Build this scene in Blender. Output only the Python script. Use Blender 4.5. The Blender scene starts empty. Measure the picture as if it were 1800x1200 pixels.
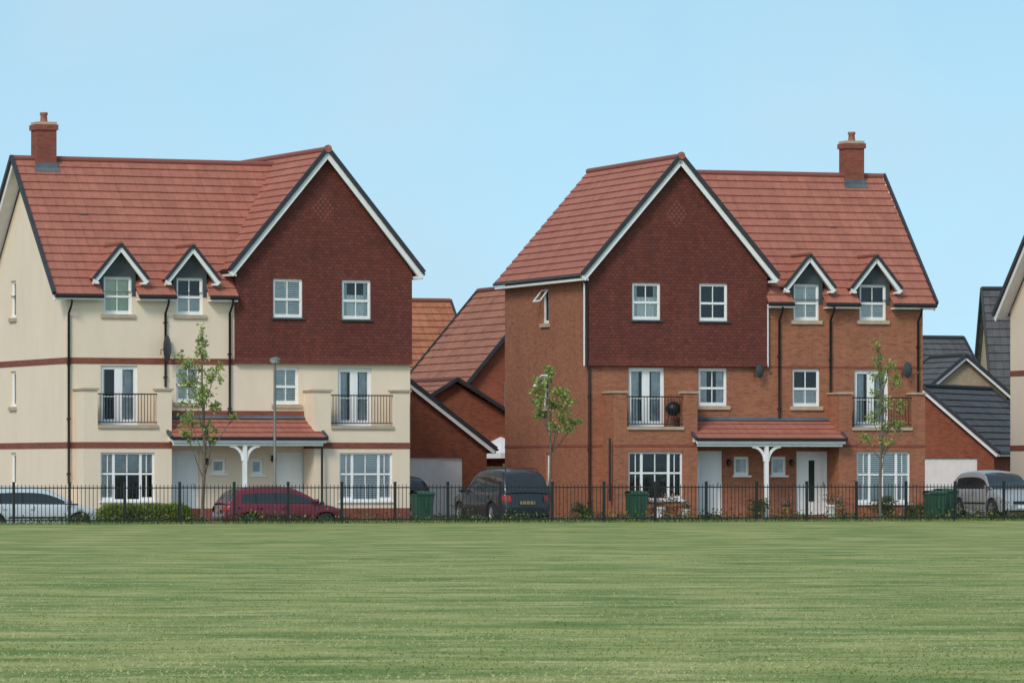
import bpy, math, random
from mathutils import Vector, Matrix, noise as mnoise
random.seed(7)
S=bpy.context.scene
COL=S.collection
V=Vector
# ---------------------------------------------------------------- survey helpers
F=8900.0; HY=825.0; CZ=1.63
class Frame:
    """plan frame of a building: u along the front, v into the depth"""
    def __init__(s,X,Y,deg):
        s.X=X;s.Y=Y;s.a=math.radians(deg);s.c=math.cos(s.a);s.s=math.sin(s.a)
    def u(s,px,v=0.0):
        k=(px-900)/F
        return (k*(s.Y+v*s.c)-s.X+v*s.s)/(s.c-k*s.s)
    def z(s,px,py,v=0.0):
        u=s.u(px,v); Y=s.Y+u*s.s+v*s.c
        return CZ+(HY-py)*Y/F
    def world(s,u,v,z=0):
        return V((s.X+u*s.c-v*s.s, s.Y+u*s.s+v*s.c, z))
# ---------------------------------------------------------------- materials
def newmat(name):
    m=bpy.data.materials.new(name); m.use_nodes=True
    nt=m.node_tree; b=nt.nodes['Principled BSDF']
    return m,nt,b
def N(nt,t,**kw):
    n=nt.nodes.new(t)
    for k,v in kw.items(): setattr(n,k,v)
    return n
def mixc(nt,fac,a,b,mode='MIX'):
    n=nt.nodes.new('ShaderNodeMix'); n.data_type='RGBA'; n.blend_type=mode
    for i,val in ((0,fac),(6,a),(7,b)):
        if hasattr(val,'links') or isinstance(val,bpy.types.NodeSocket): nt.links.new(val,n.inputs[i])
        elif i==0: n.inputs[0].default_value=val
        else: n.inputs[i].default_value=(*val,1)
    return n.outputs[2]
def noise(nt,scale,coord,detail=4,rough=.6,vscale=None):
    n=N(nt,'ShaderNodeTexNoise'); n.inputs['Scale'].default_value=scale
    n.inputs['Detail'].default_value=detail; n.inputs['Roughness'].default_value=rough
    if vscale:
        mp=N(nt,'ShaderNodeMapping'); mp.inputs['Scale'].default_value=vscale
        nt.links.new(coord,mp.inputs[0]); coord=mp.outputs[0]
    nt.links.new(coord,n.inputs['Vector'])
    return n.outputs['Fac']
def ramp(nt,src,p0,p1,c0=(0,0,0),c1=(1,1,1)):
    r=N(nt,'ShaderNodeValToRGB'); e=r.color_ramp.elements
    e[0].position=p0;e[1].position=p1;e[0].color=(*c0,1);e[1].color=(*c1,1)
    nt.links.new(src,r.inputs[0]); return r.outputs[0]
def plain(name,c,rough=.6,metal=0,var=.0,scale=3.,spec=.5):
    m,nt,b=newmat(name)
    b.inputs['Roughness'].default_value=rough; b.inputs['Metallic'].default_value=metal
    b.inputs['Specular IOR Level'].default_value=spec
    if var:
        tc=N(nt,'ShaderNodeTexCoord')
        f=ramp(nt,noise(nt,scale,tc.outputs['Object'],6),.3,.7)
        o=mixc(nt,f,tuple(x*(1-var) for x in c),tuple(min(1,x*(1+var)) for x in c))
        nt.links.new(o,b.inputs['Base Color'])
    else: b.inputs['Base Color'].default_value=(*c,1)
    return m
def brickmat(name,c1,c2,mortar,bw,bh,ms,off=.5,bump=.3,rough=.85,big=.2,dark=None,bias=0.,spec=.3,ext=None):
    m,nt,b=newmat(name)
    uv=N(nt,'ShaderNodeUVMap')
    br=N(nt,'ShaderNodeTexBrick'); br.offset=off
    br.inputs['Scale'].default_value=1; br.inputs['Brick Width'].default_value=bw
    br.inputs['Row Height'].default_value=bh; br.inputs['Mortar Size'].default_value=ms
    br.inputs['Mortar Smooth'].default_value=.3; br.inputs['Bias'].default_value=bias
    br.inputs['Color1'].default_value=(*c1,1);br.inputs['Color2'].default_value=(*c2,1)
    br.inputs['Mortar'].default_value=(*mortar,1)
    nt.links.new(uv.outputs[0],br.inputs['Vector'])
    col=br.outputs['Color']
    n1=ramp(nt,noise(nt,.55,uv.outputs[0],5),.3,.72,(1-big,)*3,(1+big*.6,)*3)
    col=mixc(nt,1.0,col,n1,'MULTIPLY')
    n2=noise(nt,1.0,uv.outputs[0],2,.5,(1/(bw*1.3),1/(bh*1.1),1))
    n2=ramp(nt,n2,.56,.66)
    col=mixc(nt,n2,col,mixc(nt,1.0,col,(.80,.78,.80) if dark is None else dark,'MULTIPLY'))
    n3=ramp(nt,noise(nt,6,uv.outputs[0],5),.25,.75,(.87,)*3,(1.12,)*3)
    col=mixc(nt,1.0,col,n3,'MULTIPLY')
    n4=ramp(nt,noise(nt,1.0,uv.outputs[0],4,.6,(2.2,.22,1)),.35,.7,(.92,.92,.92),(1.05,1.04,1.03))
    col=mixc(nt,1.0,col,n4,'MULTIPLY')
    nt.links.new(col,b.inputs['Base Color'])
    b.inputs['Roughness'].default_value=rough; b.inputs['Specular IOR Level'].default_value=spec
    bp=N(nt,'ShaderNodeBump'); bp.inputs['Strength'].default_value=bump; bp.inputs['Distance'].default_value=.012
    inv=N(nt,'ShaderNodeMath',operation='SUBTRACT'); inv.inputs[0].default_value=1
    nt.links.new(br.outputs['Fac'],inv.inputs[1]); nt.links.new(inv.outputs[0],bp.inputs['Height'])
    nt.links.new(bp.outputs[0],b.inputs['Normal'])
    return m
def rendermat(name,c):
    m,nt,b=newmat(name); uv=N(nt,'ShaderNodeUVMap')
    f=ramp(nt,noise(nt,.5,uv.outputs[0],6),.3,.7,(.96,.955,.95),(1.02,1.02,1.02))
    st=ramp(nt,noise(nt,1.,uv.outputs[0],5,.65,(2.0,.35,1)),.3,.62,(.965,.96,.95),(1.01,1.01,1.01))
    col=mixc(nt,1.,mixc(nt,1.,c,f,'MULTIPLY'),st,'MULTIPLY')
    nt.links.new(col,b.inputs['Base Color']); b.inputs['Roughness'].default_value=.9
    bp=N(nt,'ShaderNodeBump'); bp.inputs['Strength'].default_value=.15; bp.inputs['Distance'].default_value=.01
    nt.links.new(noise(nt,60,uv.outputs[0],3),bp.inputs['Height']); nt.links.new(bp.outputs[0],b.inputs['Normal'])
    return m
M={}
M['cream']=rendermat('cream_render',(.78,.645,.505))
M['brick']=brickmat('orange_brick',(.40,.140,.070),(.305,.102,.053),(.30,.18,.13),.225,.075,.009,big=.08)
M['brick_band']=brickmat('red_band_brick',(.30,.085,.055),(.23,.065,.045),(.2,.1,.08),.225,.075,.008)
M['brick_far']=brickmat('deep_red_brick',(.36,.095,.048),(.26,.07,.038),(.24,.12,.08),.225,.075,.009)
M['tilehang']=brickmat('plum_tile_hanging',(.175,.048,.036),(.125,.036,.029),(.085,.026,.022),.17,.105,.010,bump=.3,big=.14,dark=(1.25,1.2,1.15))
M['tilelight']=plain('weathered_tile',(.20,.062,.05),.9,var=.2,scale=8)
M['roof']=brickmat('red_roof_tile',(.42,.155,.112),(.38,.135,.097),(.26,.09,.07),.34,.3,.008,off=0,bump=.4,big=.14,dark=(.89,.90,.92))
M['roof_orange']=brickmat('orange_roof_tile',(.44,.165,.085),(.39,.14,.075),(.24,.08,.05),.34,.3,.008,off=0,bump=.5)
M['roof_brown']=brickmat('brown_roof_tile',(.38,.155,.10),(.33,.13,.085),(.17,.06,.05),.34,.3,.008,off=0,bump=.5)
M['roof_grey']=brickmat('grey_slate_tile',(.115,.112,.116),(.092,.091,.095),(.04,.04,.042),.34,.3,.008,off=0,bump=.5)
M['white']=plain('white_upvc',(.82,.82,.82),.35,var=.03)
M['white_wood']=plain('white_painted_timber',(.80,.80,.80),.5,var=.06)
M['verge']=plain('charcoal_verge',(.03,.033,.040),.6,var=.25)
M['lead']=plain('lead_sheet',(.055,.065,.075),.55,var=.3,scale=2)
M['leadl']=plain('lead_flashing',(.095,.11,.13),.55,var=.3,scale=2)
M['black']=plain('black_plastic',(.012,.012,.013),.4)
M['iron']=plain('black_ironwork',(.012,.013,.014),.5,var=.2)
M['stone']=plain('sandstone_sill',(.44,.34,.25),.85,var=.15)
M['interior']=plain('dark_interior',(.022,.026,.032),.9)  # near-black colour stands in for unlit rooms behind glass
M['shutter']=plain('shutter_slats',(.86,.86,.86),.5)
M['curtain']=plain('curtain_cloth',(.60,.61,.63),.9,var=.2,scale=5)
M['curtain2']=plain('pale_green_blind',(.64,.68,.52),.9,var=.1,scale=5)
M['door']=plain('white_door',(.80,.80,.80),.4,var=.04)
M['garagedoor']=plain('white_garage_door',(.76,.74,.73),.45,var=.06)
M['chrome']=plain('brushed_metal',(.5,.5,.5),.3,1)
M['pot']=plain('terracotta',(.34,.13,.08),.8,var=.2)
M['dish']=plain('grey_dish',(.06,.065,.07),.5)
M['bin']=plain('green_bin_plastic',(.02,.075,.04),.5,var=.12,scale=4)
M['lamp']=plain('grey_green_steel',(.13,.15,.13),.5,var=.15)
M['lampg']=plain('lantern_glass',(.45,.47,.45),.2)
M['timber']=plain('weathered_timber',(.22,.16,.10),.85,var=.3,scale=6)
M['bark']=plain('young_bark',(.13,.105,.08),.9,var=.35,scale=12)
M['tyre']=plain('tyre_rubber',(.015,.015,.016),.85)
M['rim']=plain('alloy_rim',(.42,.43,.45),.35,.7)
M['taillight']=plain('red_lens',(.30,.012,.01),.2)
M['headlight']=plain('clear_lens',(.22,.24,.26),.1)
M['plate_y']=plain('yellow_plate',(.24,.19,.08),.5)
M['plate_w']=plain('white_plate',(.7,.7,.68),.5)
M['beige']=plain('beige_brick',(.36,.28,.19),.9,var=.15,scale=5)
M['fabric']=plain('white_fabric',(.75,.76,.78),.9)
def glassmat(name,tint,gl):
    m=bpy.data.materials.new(name); m.use_nodes=True; nt=m.node_tree; nt.nodes.clear()
    o=N(nt,'ShaderNodeOutputMaterial'); t=N(nt,'ShaderNodeBsdfTransparent'); g=N(nt,'ShaderNodeBsdfGlossy')
    t.inputs[0].default_value=(*tint,1); g.inputs['Roughness'].default_value=.03; g.inputs[0].default_value=(.95,.97,1,1)
    tc=N(nt,'ShaderNodeTexCoord'); bp=N(nt,'ShaderNodeBump'); bp.inputs['Strength'].default_value=.04; bp.inputs['Distance'].default_value=.02
    nt.links.new(noise(nt,1.7,tc.outputs['Object'],2),bp.inputs['Height']); nt.links.new(bp.outputs[0],g.inputs['Normal'])
    fr=N(nt,'ShaderNodeFresnel'); fr.inputs[0].default_value=1.5
    mu=N(nt,'ShaderNodeMath',operation='MULTIPLY_ADD'); mu.inputs[1].default_value=1.0; mu.inputs[2].default_value=gl
    nt.links.new(fr.outputs[0],mu.inputs[0]); mx=N(nt,'ShaderNodeMixShader')
    nt.links.new(mu.outputs[0],mx.inputs[0]); nt.links.new(t.outputs[0],mx.inputs[1]); nt.links.new(g.outputs[0],mx.inputs[2])
    nt.links.new(mx.outputs[0],o.inputs[0]); return m
M['glass']=glassmat('window_glass',(.94,.96,.96),.01)
def cargl():
    m,nt,b=newmat('car_glass'); b.inputs['Base Color'].default_value=(.018,.021,.024,1); b.inputs['Roughness'].default_value=.08; b.inputs['Specular IOR Level'].default_value=.7
    return m
M['carglass']=cargl()
def paint(name,c,met=.3):
    m,nt,b=newmat(name); b.inputs['Base Color'].default_value=(*c,1); b.inputs['Roughness'].default_value=.38
    b.inputs['Metallic'].default_value=met; b.inputs['Coat Weight'].default_value=.6; b.inputs['Coat Roughness'].default_value=.12
    tc=N(nt,'ShaderNodeTexCoord'); f=ramp(nt,noise(nt,3,tc.outputs['Object'],6),.3,.8,(.32,)*3,(.55,)*3)
    nt.links.new(f,b.inputs['Roughness']); return m
def leafmat(name,a,b_,tl=.35):
    m,nt,b=newmat(name); g=N(nt,'ShaderNodeNewGeometry')
    f=N(nt,'ShaderNodeValToRGB'); e=f.color_ramp.elements; e[0].color=(*a,1); e[1].color=(*b_,1)
    nt.links.new(g.outputs['Random Per Island'],f.inputs[0]); nt.links.new(f.outputs[0],b.inputs['Base Color'])
    b.inputs['Roughness'].default_value=.6; b.inputs['Specular IOR Level'].default_value=.3
    tr=N(nt,'ShaderNodeBsdfTranslucent'); nt.links.new(f.outputs[0],tr.inputs[0]); mx=N(nt,'ShaderNodeMixShader'); mx.inputs[0].default_value=tl
    nt.links.new(b.outputs[0],mx.inputs[1]); nt.links.new(tr.outputs[0],mx.inputs[2]); nt.links.new(mx.outputs[0],nt.nodes['Material Output'].inputs[0])
    return m
M['leaf']=leafmat('young_leaf',(.16,.23,.05),(.42,.48,.16))
M['leafd']=leafmat('dark_leaf',(.02,.045,.012),(.09,.14,.04))
M['leafy']=leafmat('yellow_green_leaf',(.16,.22,.04),(.42,.48,.12))
M['flower']=leafmat('mixed_flowers',(.6,.1,.2),(.75,.65,.6))
# ---------------------------------------------------------------- mesh builder
class MB:
    def __init__(s): s.v=[];s.f=[];s.uv=[];s.mi=[];s.mats=[];s.sm=[]
    def m(s,k):
        if k not in s.mats: s.mats.append(k)
        return s.mats.index(k)
    def face(s,pts,mat,uvs=None,sm=False):
        pts=[V(p) for p in pts]
        if uvs is None:
            n=(pts[1]-pts[0]).cross(pts[2]-pts[0]); a=[abs(x) for x in n]
            if a[2]>=a[0] and a[2]>=a[1]: uvs=[(p.x,p.y) for p in pts]
            elif a[1]>=a[0]: uvs=[(p.x,p.z) for p in pts]
            else: uvs=[(p.y,p.z) for p in pts]
        i=len(s.v); s.v+=pts; s.f.append(list(range(i,i+len(pts)))); s.uv+=list(uvs); s.mi.append(s.m(mat)); s.sm.append(sm)
    def hexa(s,c,mat):
        for q in ((0,3,2,1),(4,5,6,7),(0,1,5,4),(1,2,6,5),(2,3,7,6),(3,0,4,7)): s.face([c[i] for i in q],mat)
    def box(s,x0,x1,y0,y1,z0,z1,mat):
        s.hexa([V(p) for p in ((x0,y0,z0),(x1,y0,z0),(x1,y1,z0),(x0,y1,z0),(x0,y0,z1),(x1,y0,z1),(x1,y1,z1),(x0,y1,z1))],mat)
    def beam(s,p0,p1,w,h,mat,up=(0,0,1)):
        p0=V(p0);p1=V(p1);d=(p1-p0).normalized();sd=d.cross(V(up)).normalized();un=sd.cross(d)
        a=sd*(w/2);b=un*(h/2)
        s.hexa([p0-a-b,p0+a-b,p1+a-b,p1-a-b,p0-a+b,p0+a+b,p1+a+b,p1-a+b],mat)
    def grid(s,rows,mat,sm=True,closed=False,sel=None):
        """shared-vertex grid; sel(i,j) keeps a cell"""
        i0=len(s.v); n=len(rows[0])
        for r in rows: s.v+=[V(p) for p in r]
        mi=s.m(mat)
        for i in range(len(rows)-1):
            for j in range(n if closed else n-1):
                if sel and not sel(i,j): continue
                a=i0+i*n+j;b=i0+i*n+(j+1)%n
                s.f.append([a,b,b+n,a+n]); s.uv+=[(0,0)]*4; s.mi.append(mi); s.sm.append(sm)
    def tube(s,pts,radii,mat,n=8,cap=True):
        pts=[V(p) for p in pts]
        if not hasattr(radii,'__len__'): radii=[radii]*len(pts)
        rows=[]
        for i,p in enumerate(pts):
            d=(pts[min(i+1,len(pts)-1)]-pts[max(i-1,0)]).normalized()
            ref=V((0,0,1)) if abs(d.z)<.9 else V((1,0,0))
            a=d.cross(ref).normalized(); b=d.cross(a)
            rows.append([p+(a*math.cos(t)+b*math.sin(t))*radii[i] for t in [2*math.pi*k/n for k in range(n)]])
        s.grid(rows,mat,True,True)
        if cap:
            s.face(rows[0],mat); s.face(rows[-1],mat)
    def leafq(s,p,size,mat):
        a=V((random.gauss(0,1),random.gauss(0,1),random.gauss(0,1))).normalized()
        b=a.cross(V((random.gauss(0,1),random.gauss(0,1),random.gauss(0,1)))).normalized()
        w=size*random.uniform(.35,.6)
        s.face([p-a*size*.5,p+b*w*.5,p+a*size*.5,p-b*w*.5],mat,[(0,0)]*4)
    def obj(s,name,parent=None,loc=None,rotz=0,label=None):
        me=bpy.data.meshes.new(name); me.from_pydata([tuple(p) for p in s.v],[],s.f)
        ul=me.uv_layers.new(name='UVMap'); ul.data.foreach_set('uv',[c for t in s.uv for c in t])
        for k in s.mats: me.materials.append(M[k])
        me.polygons.foreach_set('material_index',s.mi); me.polygons.foreach_set('use_smooth',s.sm); me.update()
        o=bpy.data.objects.new(name,me); COL.objects.link(o)
        if parent: o.parent=parent
        if loc is not None: o.location=loc
        o.rotation_euler[2]=rotz
        if label: o['label']=label
        return o
def root(name,label,cat,loc,rotz=0,group=None):
    e=bpy.data.objects.new(name,None); COL.objects.link(e); e.location=loc; e.rotation_euler[2]=rotz
    e.empty_display_size=.3; e['label']=label; e['category']=cat
    if group: e['group']=group
    return e
def top(o,label,cat,group=None):
    o['label']=label;o['category']=cat
    if group:o['group']=group
    return o
def copytree(r,loc,rotz,label=None):
    n=r.copy(); COL.objects.link(n); n.location=loc; n.rotation_euler[2]=rotz
    if label: n['label']=label
    def rec(a,b):
        for ch in a.children:
            c=ch.copy(); COL.objects.link(c); c.parent=b; rec(ch,c)
    rec(r,n); return n
# ---------------------------------------------------------------- building pieces
def panel(mb,O,U,u0,u1,z0,z1,holes,mat,inn,rev=.12):
    O=V(O);U=V(U);inn=V(inn)
    hs=[h for h in holes if h[0]<u1 and h[1]>u0 and h[2]<z1 and h[3]>z0]
    hs=[(max(h[0],u0),min(h[1],u1),max(h[2],z0),min(h[3],z1)) for h in hs]
    us=sorted({u0,u1}|{a for h in hs for a in h[:2]}); zs=sorted({z0,z1}|{a for h in hs for a in h[2:]})
    P=lambda u,z,d=0:O+U*u+V((0,0,z))+inn*d
    for i in range(len(us)-1):
        for j in range(len(zs)-1):
            cu=(us[i]+us[i+1])/2; cz=(zs[j]+zs[j+1])/2
            if any(h[0]<cu<h[1] and h[2]<cz<h[3] for h in hs): continue
            q=[(us[i],zs[j]),(us[i+1],zs[j]),(us[i+1],zs[j+1]),(us[i],zs[j+1])]
            mb.face([P(*c) for c in q],mat,q)
    for h in hs:
        for (a,b) in (((h[0],h[2]),(h[0],h[3])),((h[1],h[3]),(h[1],h[2])),((h[0],h[3]),(h[1],h[3])),((h[1],h[2]),(h[0],h[2]))):
            mb.face([P(*a),P(*b),P(*b,rev),P(*a,rev)],mat,[(0,a[1]),(.0+abs(b[0]-a[0]),b[1]),(rev,b[1]),(rev,a[1])])
def tiles(mb,O,U,Sv,n,mat,lift=.042,segf=None):
    O=V(O);U=V(U);Sv=V(Sv);Nn=U.cross(Sv).normalized()
    if Nn.z<0:Nn=-Nn
    L=U.length
    for i in range(n):
        a=O+Sv*(i/n);b=O+Sv*((i+1)/n)
        for s0,s1 in (segf(i,a) if segf else [(0,1)]):
            mb.face([a+U*s0+Nn*lift,a+U*s1+Nn*lift,b+U*s1+Nn*.004,b+U*s0+Nn*.004],mat,[(s0*L,i*.3),(s1*L,i*.3),(s1*L,i*.3+.3),(s0*L,i*.3+.3)])
            mb.face([a+U*s0-Nn*.01,a+U*s1-Nn*.01,a+U*s1+Nn*lift,a+U*s0+Nn*lift],mat,[(s0*L,i*.3+.02),(s1*L,i*.3+.02),(s1*L,i*.3+.06),(s0*L,i*.3+.06)])
            mb.face([a+U*s0+Nn*lift,b+U*s0+Nn*.004,b+U*s0-Nn*.05,a+U*s0-Nn*.05],mat)
            mb.face([a+U*s1+Nn*lift,b+U*s1+Nn*.004,b+U*s1-Nn*.05,a+U*s1-Nn*.05],mat)
def window(parent,loc,rotz,w,h,kind='sash',blind='shutter',sill='stone',name='window'):
    fr=MB(); t=.06; d=.07
    if kind=='french': t=.05
    fr.box(0,w,0,d,0,t,'white');fr.box(0,w,0,d,h-t,h,'white');fr.box(0,t,0,d,t,h-t,'white');fr.box(w-t,w,0,d,t,h-t,'white')
    def vb(x,z0,z1,ww=.03,dd=.0): fr.box(x-ww/2,x+ww/2,.012-dd,d-.012,z0,z1,'white')
    def hb(z,x0,x1,ww=.03,dd=.0): fr.box(x0,x1,.010-dd,d-.010,z-ww/2,z+ww/2,'white')
    if kind=='sash':
        m=.47*h; hb(m,t,w-t,.075,.012); 
        for z0,z1 in ((t,m-.04),(m+.04,h-t)):
            vb(w/2,z0,z1,.028)
            for x in (t,w-t-.03): fr.box(x,x+.03,.01,d-.02,z0,z1,'white')
        hb(t+.03,t+.03,w-t-.03,.05); hb(h-t-.02,t+.03,w-t-.03,.035)
    elif kind=='french':
        vb(w/2,t,h-t,.13,.008)
        for a,b in ((t,w/2-.065),(w/2+.065,w-t)):
            fr.box(a,a+.07,.008,d-.01,t,h-t,'white');fr.box(b-.07,b,.008,d-.01,t,h-t,'white')
            hb(t+.07,a+.07,b-.07,.15);hb(h-t-.04,a+.07,b-.07,.08)
            hb(h*.48,a+.07,b-.07,.025)
    elif kind=='bay':
        xs=[.25*w,.75*w]
        for x in xs: vb(x,t,h-t,.085,.01)
        hb(.56*h,t,xs[0]-.042,.06);hb(.56*h,xs[0]+.042,xs[1]-.042,.06);hb(.56*h,xs[1]+.042,w-t,.06)
        vb(w/2,t,.53*h,.03);vb(w/2,.59*h,h-t,.03)
        for x in (.14*w,.86*w): vb(x,t,.53*h,.025); vb(x,.59*h,h-t,.025)
        hb(t+.03,t,xs[0]-.042,.06);hb(t+.03,xs[1]+.042,w-t,.06)
    elif kind=='small':
        fr.box(t,t+.035,.012,d,t,h-t,'white');fr.box(w-t-.035,w-t,.012,d,t,h-t,'white');hb(t+.02,t,w-t,.04);hb(h-t-.02,t,w-t,.04)
    wo=fr.obj(name,parent,loc,rotz)
    g=MB(); g.face([(t*.9,.045,t*.9),(w-t*.9,.045,t*.9),(w-t*.9,.045,h-t*.9),(t*.9,.045,h-t*.9)],'glass'); g.obj('pane',wo)
    if sill:
        s=MB(); o=.10 if sill=='stone' else .07
        if sill=='stone': s.box(-.1,w+.1,-.14,.0,-.13,-.003,'stone')
        else: s.box(-.06,w+.06,-.13,.0,-.06,-.003,sill)
        s.obj('sill',wo)
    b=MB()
    b.face([(-.2,.55,-.2),(w+.2,.55,-.2),(w+.2,.55,h+.2),(-.2,.55,h+.2)],'interior')  # added backing box; darkness of the room is put into its colour
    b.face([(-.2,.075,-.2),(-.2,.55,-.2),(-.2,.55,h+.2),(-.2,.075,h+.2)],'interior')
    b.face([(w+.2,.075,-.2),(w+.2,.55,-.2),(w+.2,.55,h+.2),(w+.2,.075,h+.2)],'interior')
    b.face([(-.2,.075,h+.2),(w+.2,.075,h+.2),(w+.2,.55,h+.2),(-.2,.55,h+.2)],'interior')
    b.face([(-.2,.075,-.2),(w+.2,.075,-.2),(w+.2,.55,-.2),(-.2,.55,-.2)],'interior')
    nm='room_dark_backing'
    def slats(x0,x1,z0,z1,st=.075,mat='shutter',ang=.022):
        z=z0
        while z<z1:
            b.face([(x0,.080,z),(x1,.080,z),(x1,.080+ang*1.2,z+st*.80),(x0,.080+ang*1.2,z+st*.80)],mat); z+=st
        for x in (x0,x1-.04): b.box(x,x+.04,.074,.115,z0,z1,mat)
    def drape(x0,x1,z0,z1,mat):
        rows=[]
        n=max(6,int((x1-x0)/.035))
        for z in (z0,z1): rows.append([(x0+(x1-x0)*i/n,.12+.03*math.sin(i*1.9+z0),z) for i in range(n+1)])
        b.grid(rows,mat)
    if blind=='shutter':
        slats(t,w/2-.01,t,h*.49);slats(w/2+.01,w-t,t,h*.49);slats(t,w/2-.01,h*.51,h-t);slats(w/2+.01,w-t,h*.51,h-t); nm='shutter'
    elif blind=='halfshutter':
        slats(t,w/2-.01,t,h*.49);slats(w/2+.01,w-t,t,h*.49); nm='shutter'
    elif blind=='venetian':
        slats(t,w-t,t,h-t,.07,'shutter',.008); nm='blind'
    elif blind=='venetiantop':
        slats(t,w-t,h*.6,h-t,.06,'curtain',.012); drape(t,w*.3,0,h,'curtain'); nm='blind'
    elif blind=='curtain':
        drape(t*.5,w*.34,0,h,'curtain');drape(w*.68,w-t*.5,0,h,'curtain'); nm='curtain'
    elif blind=='net':
        drape(t*.5,w-t*.5,0,h*.62,'shutter');drape(t*.5,w*.22,0,h,'curtain');drape(w*.8,w-t*.5,0,h,'curtain'); nm='curtain'
    elif blind=='right':
        drape(w*.6,w-t*.5,0,h,'curtain');drape(t*.5,w*.15,0,h,'curtain'); nm='curtain'
    elif blind=='pale':
        b.face([(t,.10,t),(w-t,.10,t),(w-t,.10,h-t),(t,.10,h-t)],'curtain2'); nm='blind'
    elif blind=='full':
        b.face([(t,.10,t),(w-t,.10,t),(w-t,.10,h-t),(t,.10,h-t)],'curtain'); nm='blind'
    b.obj(nm,wo)
    return wo
def front_door(parent,loc,w,h,glazed=False):
    b=MB(); t=.06
    b.box(0,t,0,.08,0,h,'white');b.box(w-t,w,0,.08,0,h,'white');b.box(t,w-t,0,.08,h-t,h,'white')
    b.box(t,w-t,.03,.07,.03,h-t,'door')
    x0=t+.1;x1=w-t-.1;xm=(x0+x1)/2
    for a,c in ((x0,xm-.04),(xm+.04,x1)):
        for z0,z1 in ((.2,h*.42),(h*.5,h-.22)):
            b.box(a,c,.018,.03,z0,z1,'door')
    d=b.obj('door',parent,loc)
    k=MB(); k.box(w-t-.1,w-t-.06,-.03,.03,h*.44,h*.52,'chrome'); k.obj('handle',d)
    k=MB(); k.box(w/2-.13,w/2+.13,.012,.018,h*.46-.03,h*.46+.03,'chrome'); k.obj('letter_box',d)
    if glazed:
        g=MB(); g.box(w*.42,w*.60,.004,.017,h*.22,h*.86,'interior'); g.obj('glazing_strip',d)
def sdish(parent,loc,r,rz,tilt=.4):
    b=MB(); rows=[]
    for i in range(6):
        rr=r*i/5+.001; rows.append([(rr*math.cos(a),-.25*rr*rr/r*-1-.0,rr*math.sin(a)*1.1) for a in [2*math.pi*k/16 for k in range(16)]])
    b.grid(rows,'dish',True,True)
    b.tube([(0,0,0),(0,.32,-.05),(0,.32,-.2)],.02,'dish',6); b.tube([(0,.02,-r),(0,-.4,-.1)],.012,'dish',5); b.box(-.04,.04,-.46,-.38,-.13,-.05,'dish')
    o=b.obj('satellite_dish',parent,loc,rz)

def dormer(parent,fr,c,hw,zb,zt,ze,za,wide,px=None):
    """gabled wall-head dormer centred at u=c"""
    b=MB(); v=-.015
    zroof=lambda x: za-.10-(za-ze)*abs(x)/wide
    b.face([(c-hw-.12,v,7.32),(c-hw,v,7.32),(c-hw,v,zt),(c-hw-.12,v,zt)],'lead')
    b.face([(c+hw,v,7.32),(c+hw+.12,v,7.32),(c+hw+.12,v,zt),(c+hw,v,zt)],'lead')
    q=hw+.12
    b.face([(c-q,v,zt),(c+q,v,zt),(c+q,v,zroof(q)),(c,v,zroof(0)),(c-q,v,zroof(q))],'lead')
    b.face([(c-hw,v,zt),(c+hw,v,zt),(c+hw,v+.12,zt),(c-hw,v+.12,zt)],'lead')
    for sx in (-1,1):
        b.face([(c+sx*q,v,7.3),(c+sx*q,1.0,7.3),(c+sx*q,1.0,zroof(q)),(c+sx*q,v,zroof(q))],'lead')
        b.face([(c+sx*hw,v,7.3),(c+sx*hw,.12,7.3),(c+sx*hw,.12,zt),(c+sx*hw,v,zt)],'lead')
    d=b.obj('dormer',parent)
    r=MB()
    for sx in (-1,1):
        tiles(r,(c+sx*wide,-.34,ze),(0,2.2,0),(-sx*wide,0,za-ze),4,'roof')
        r.beam((c+sx*(wide+.03),-.36,ze+.01),(c,-.36,za+.03),.06,.10,'verge')
        r.beam((c+sx*(wide-.03),-.34,ze-.02),(c+sx*(wide-.03),.5,ze-.02),.05,.06,'black')
    r.tube([(c,-.36,za+.03),(c,1.75,za+.03)],.07,'roof',8)
    r.tube([(c,-.38,za+.04),(c,-.30,za+.04)],.085,'roof',8)
    r.obj('dormer_roof',d)
    w=MB()
    for sx in (-1,1):
        w.beam((c+sx*(wide-.0),-.325,ze-.115),(c,-.325,za-.115),.035,.15,'white_wood')
        w.beam((c+sx*(wide-.04),-.17,ze-.09),(c,-.17,za-.09),.30,.02,'white_wood')
        w.box(c+sx*(wide-.10)-.07,c+sx*(wide-.10)+.07,-.34,-.02,ze-.17,ze-.10,'white_wood')
    w.obj('bargeboard',d)
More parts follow.
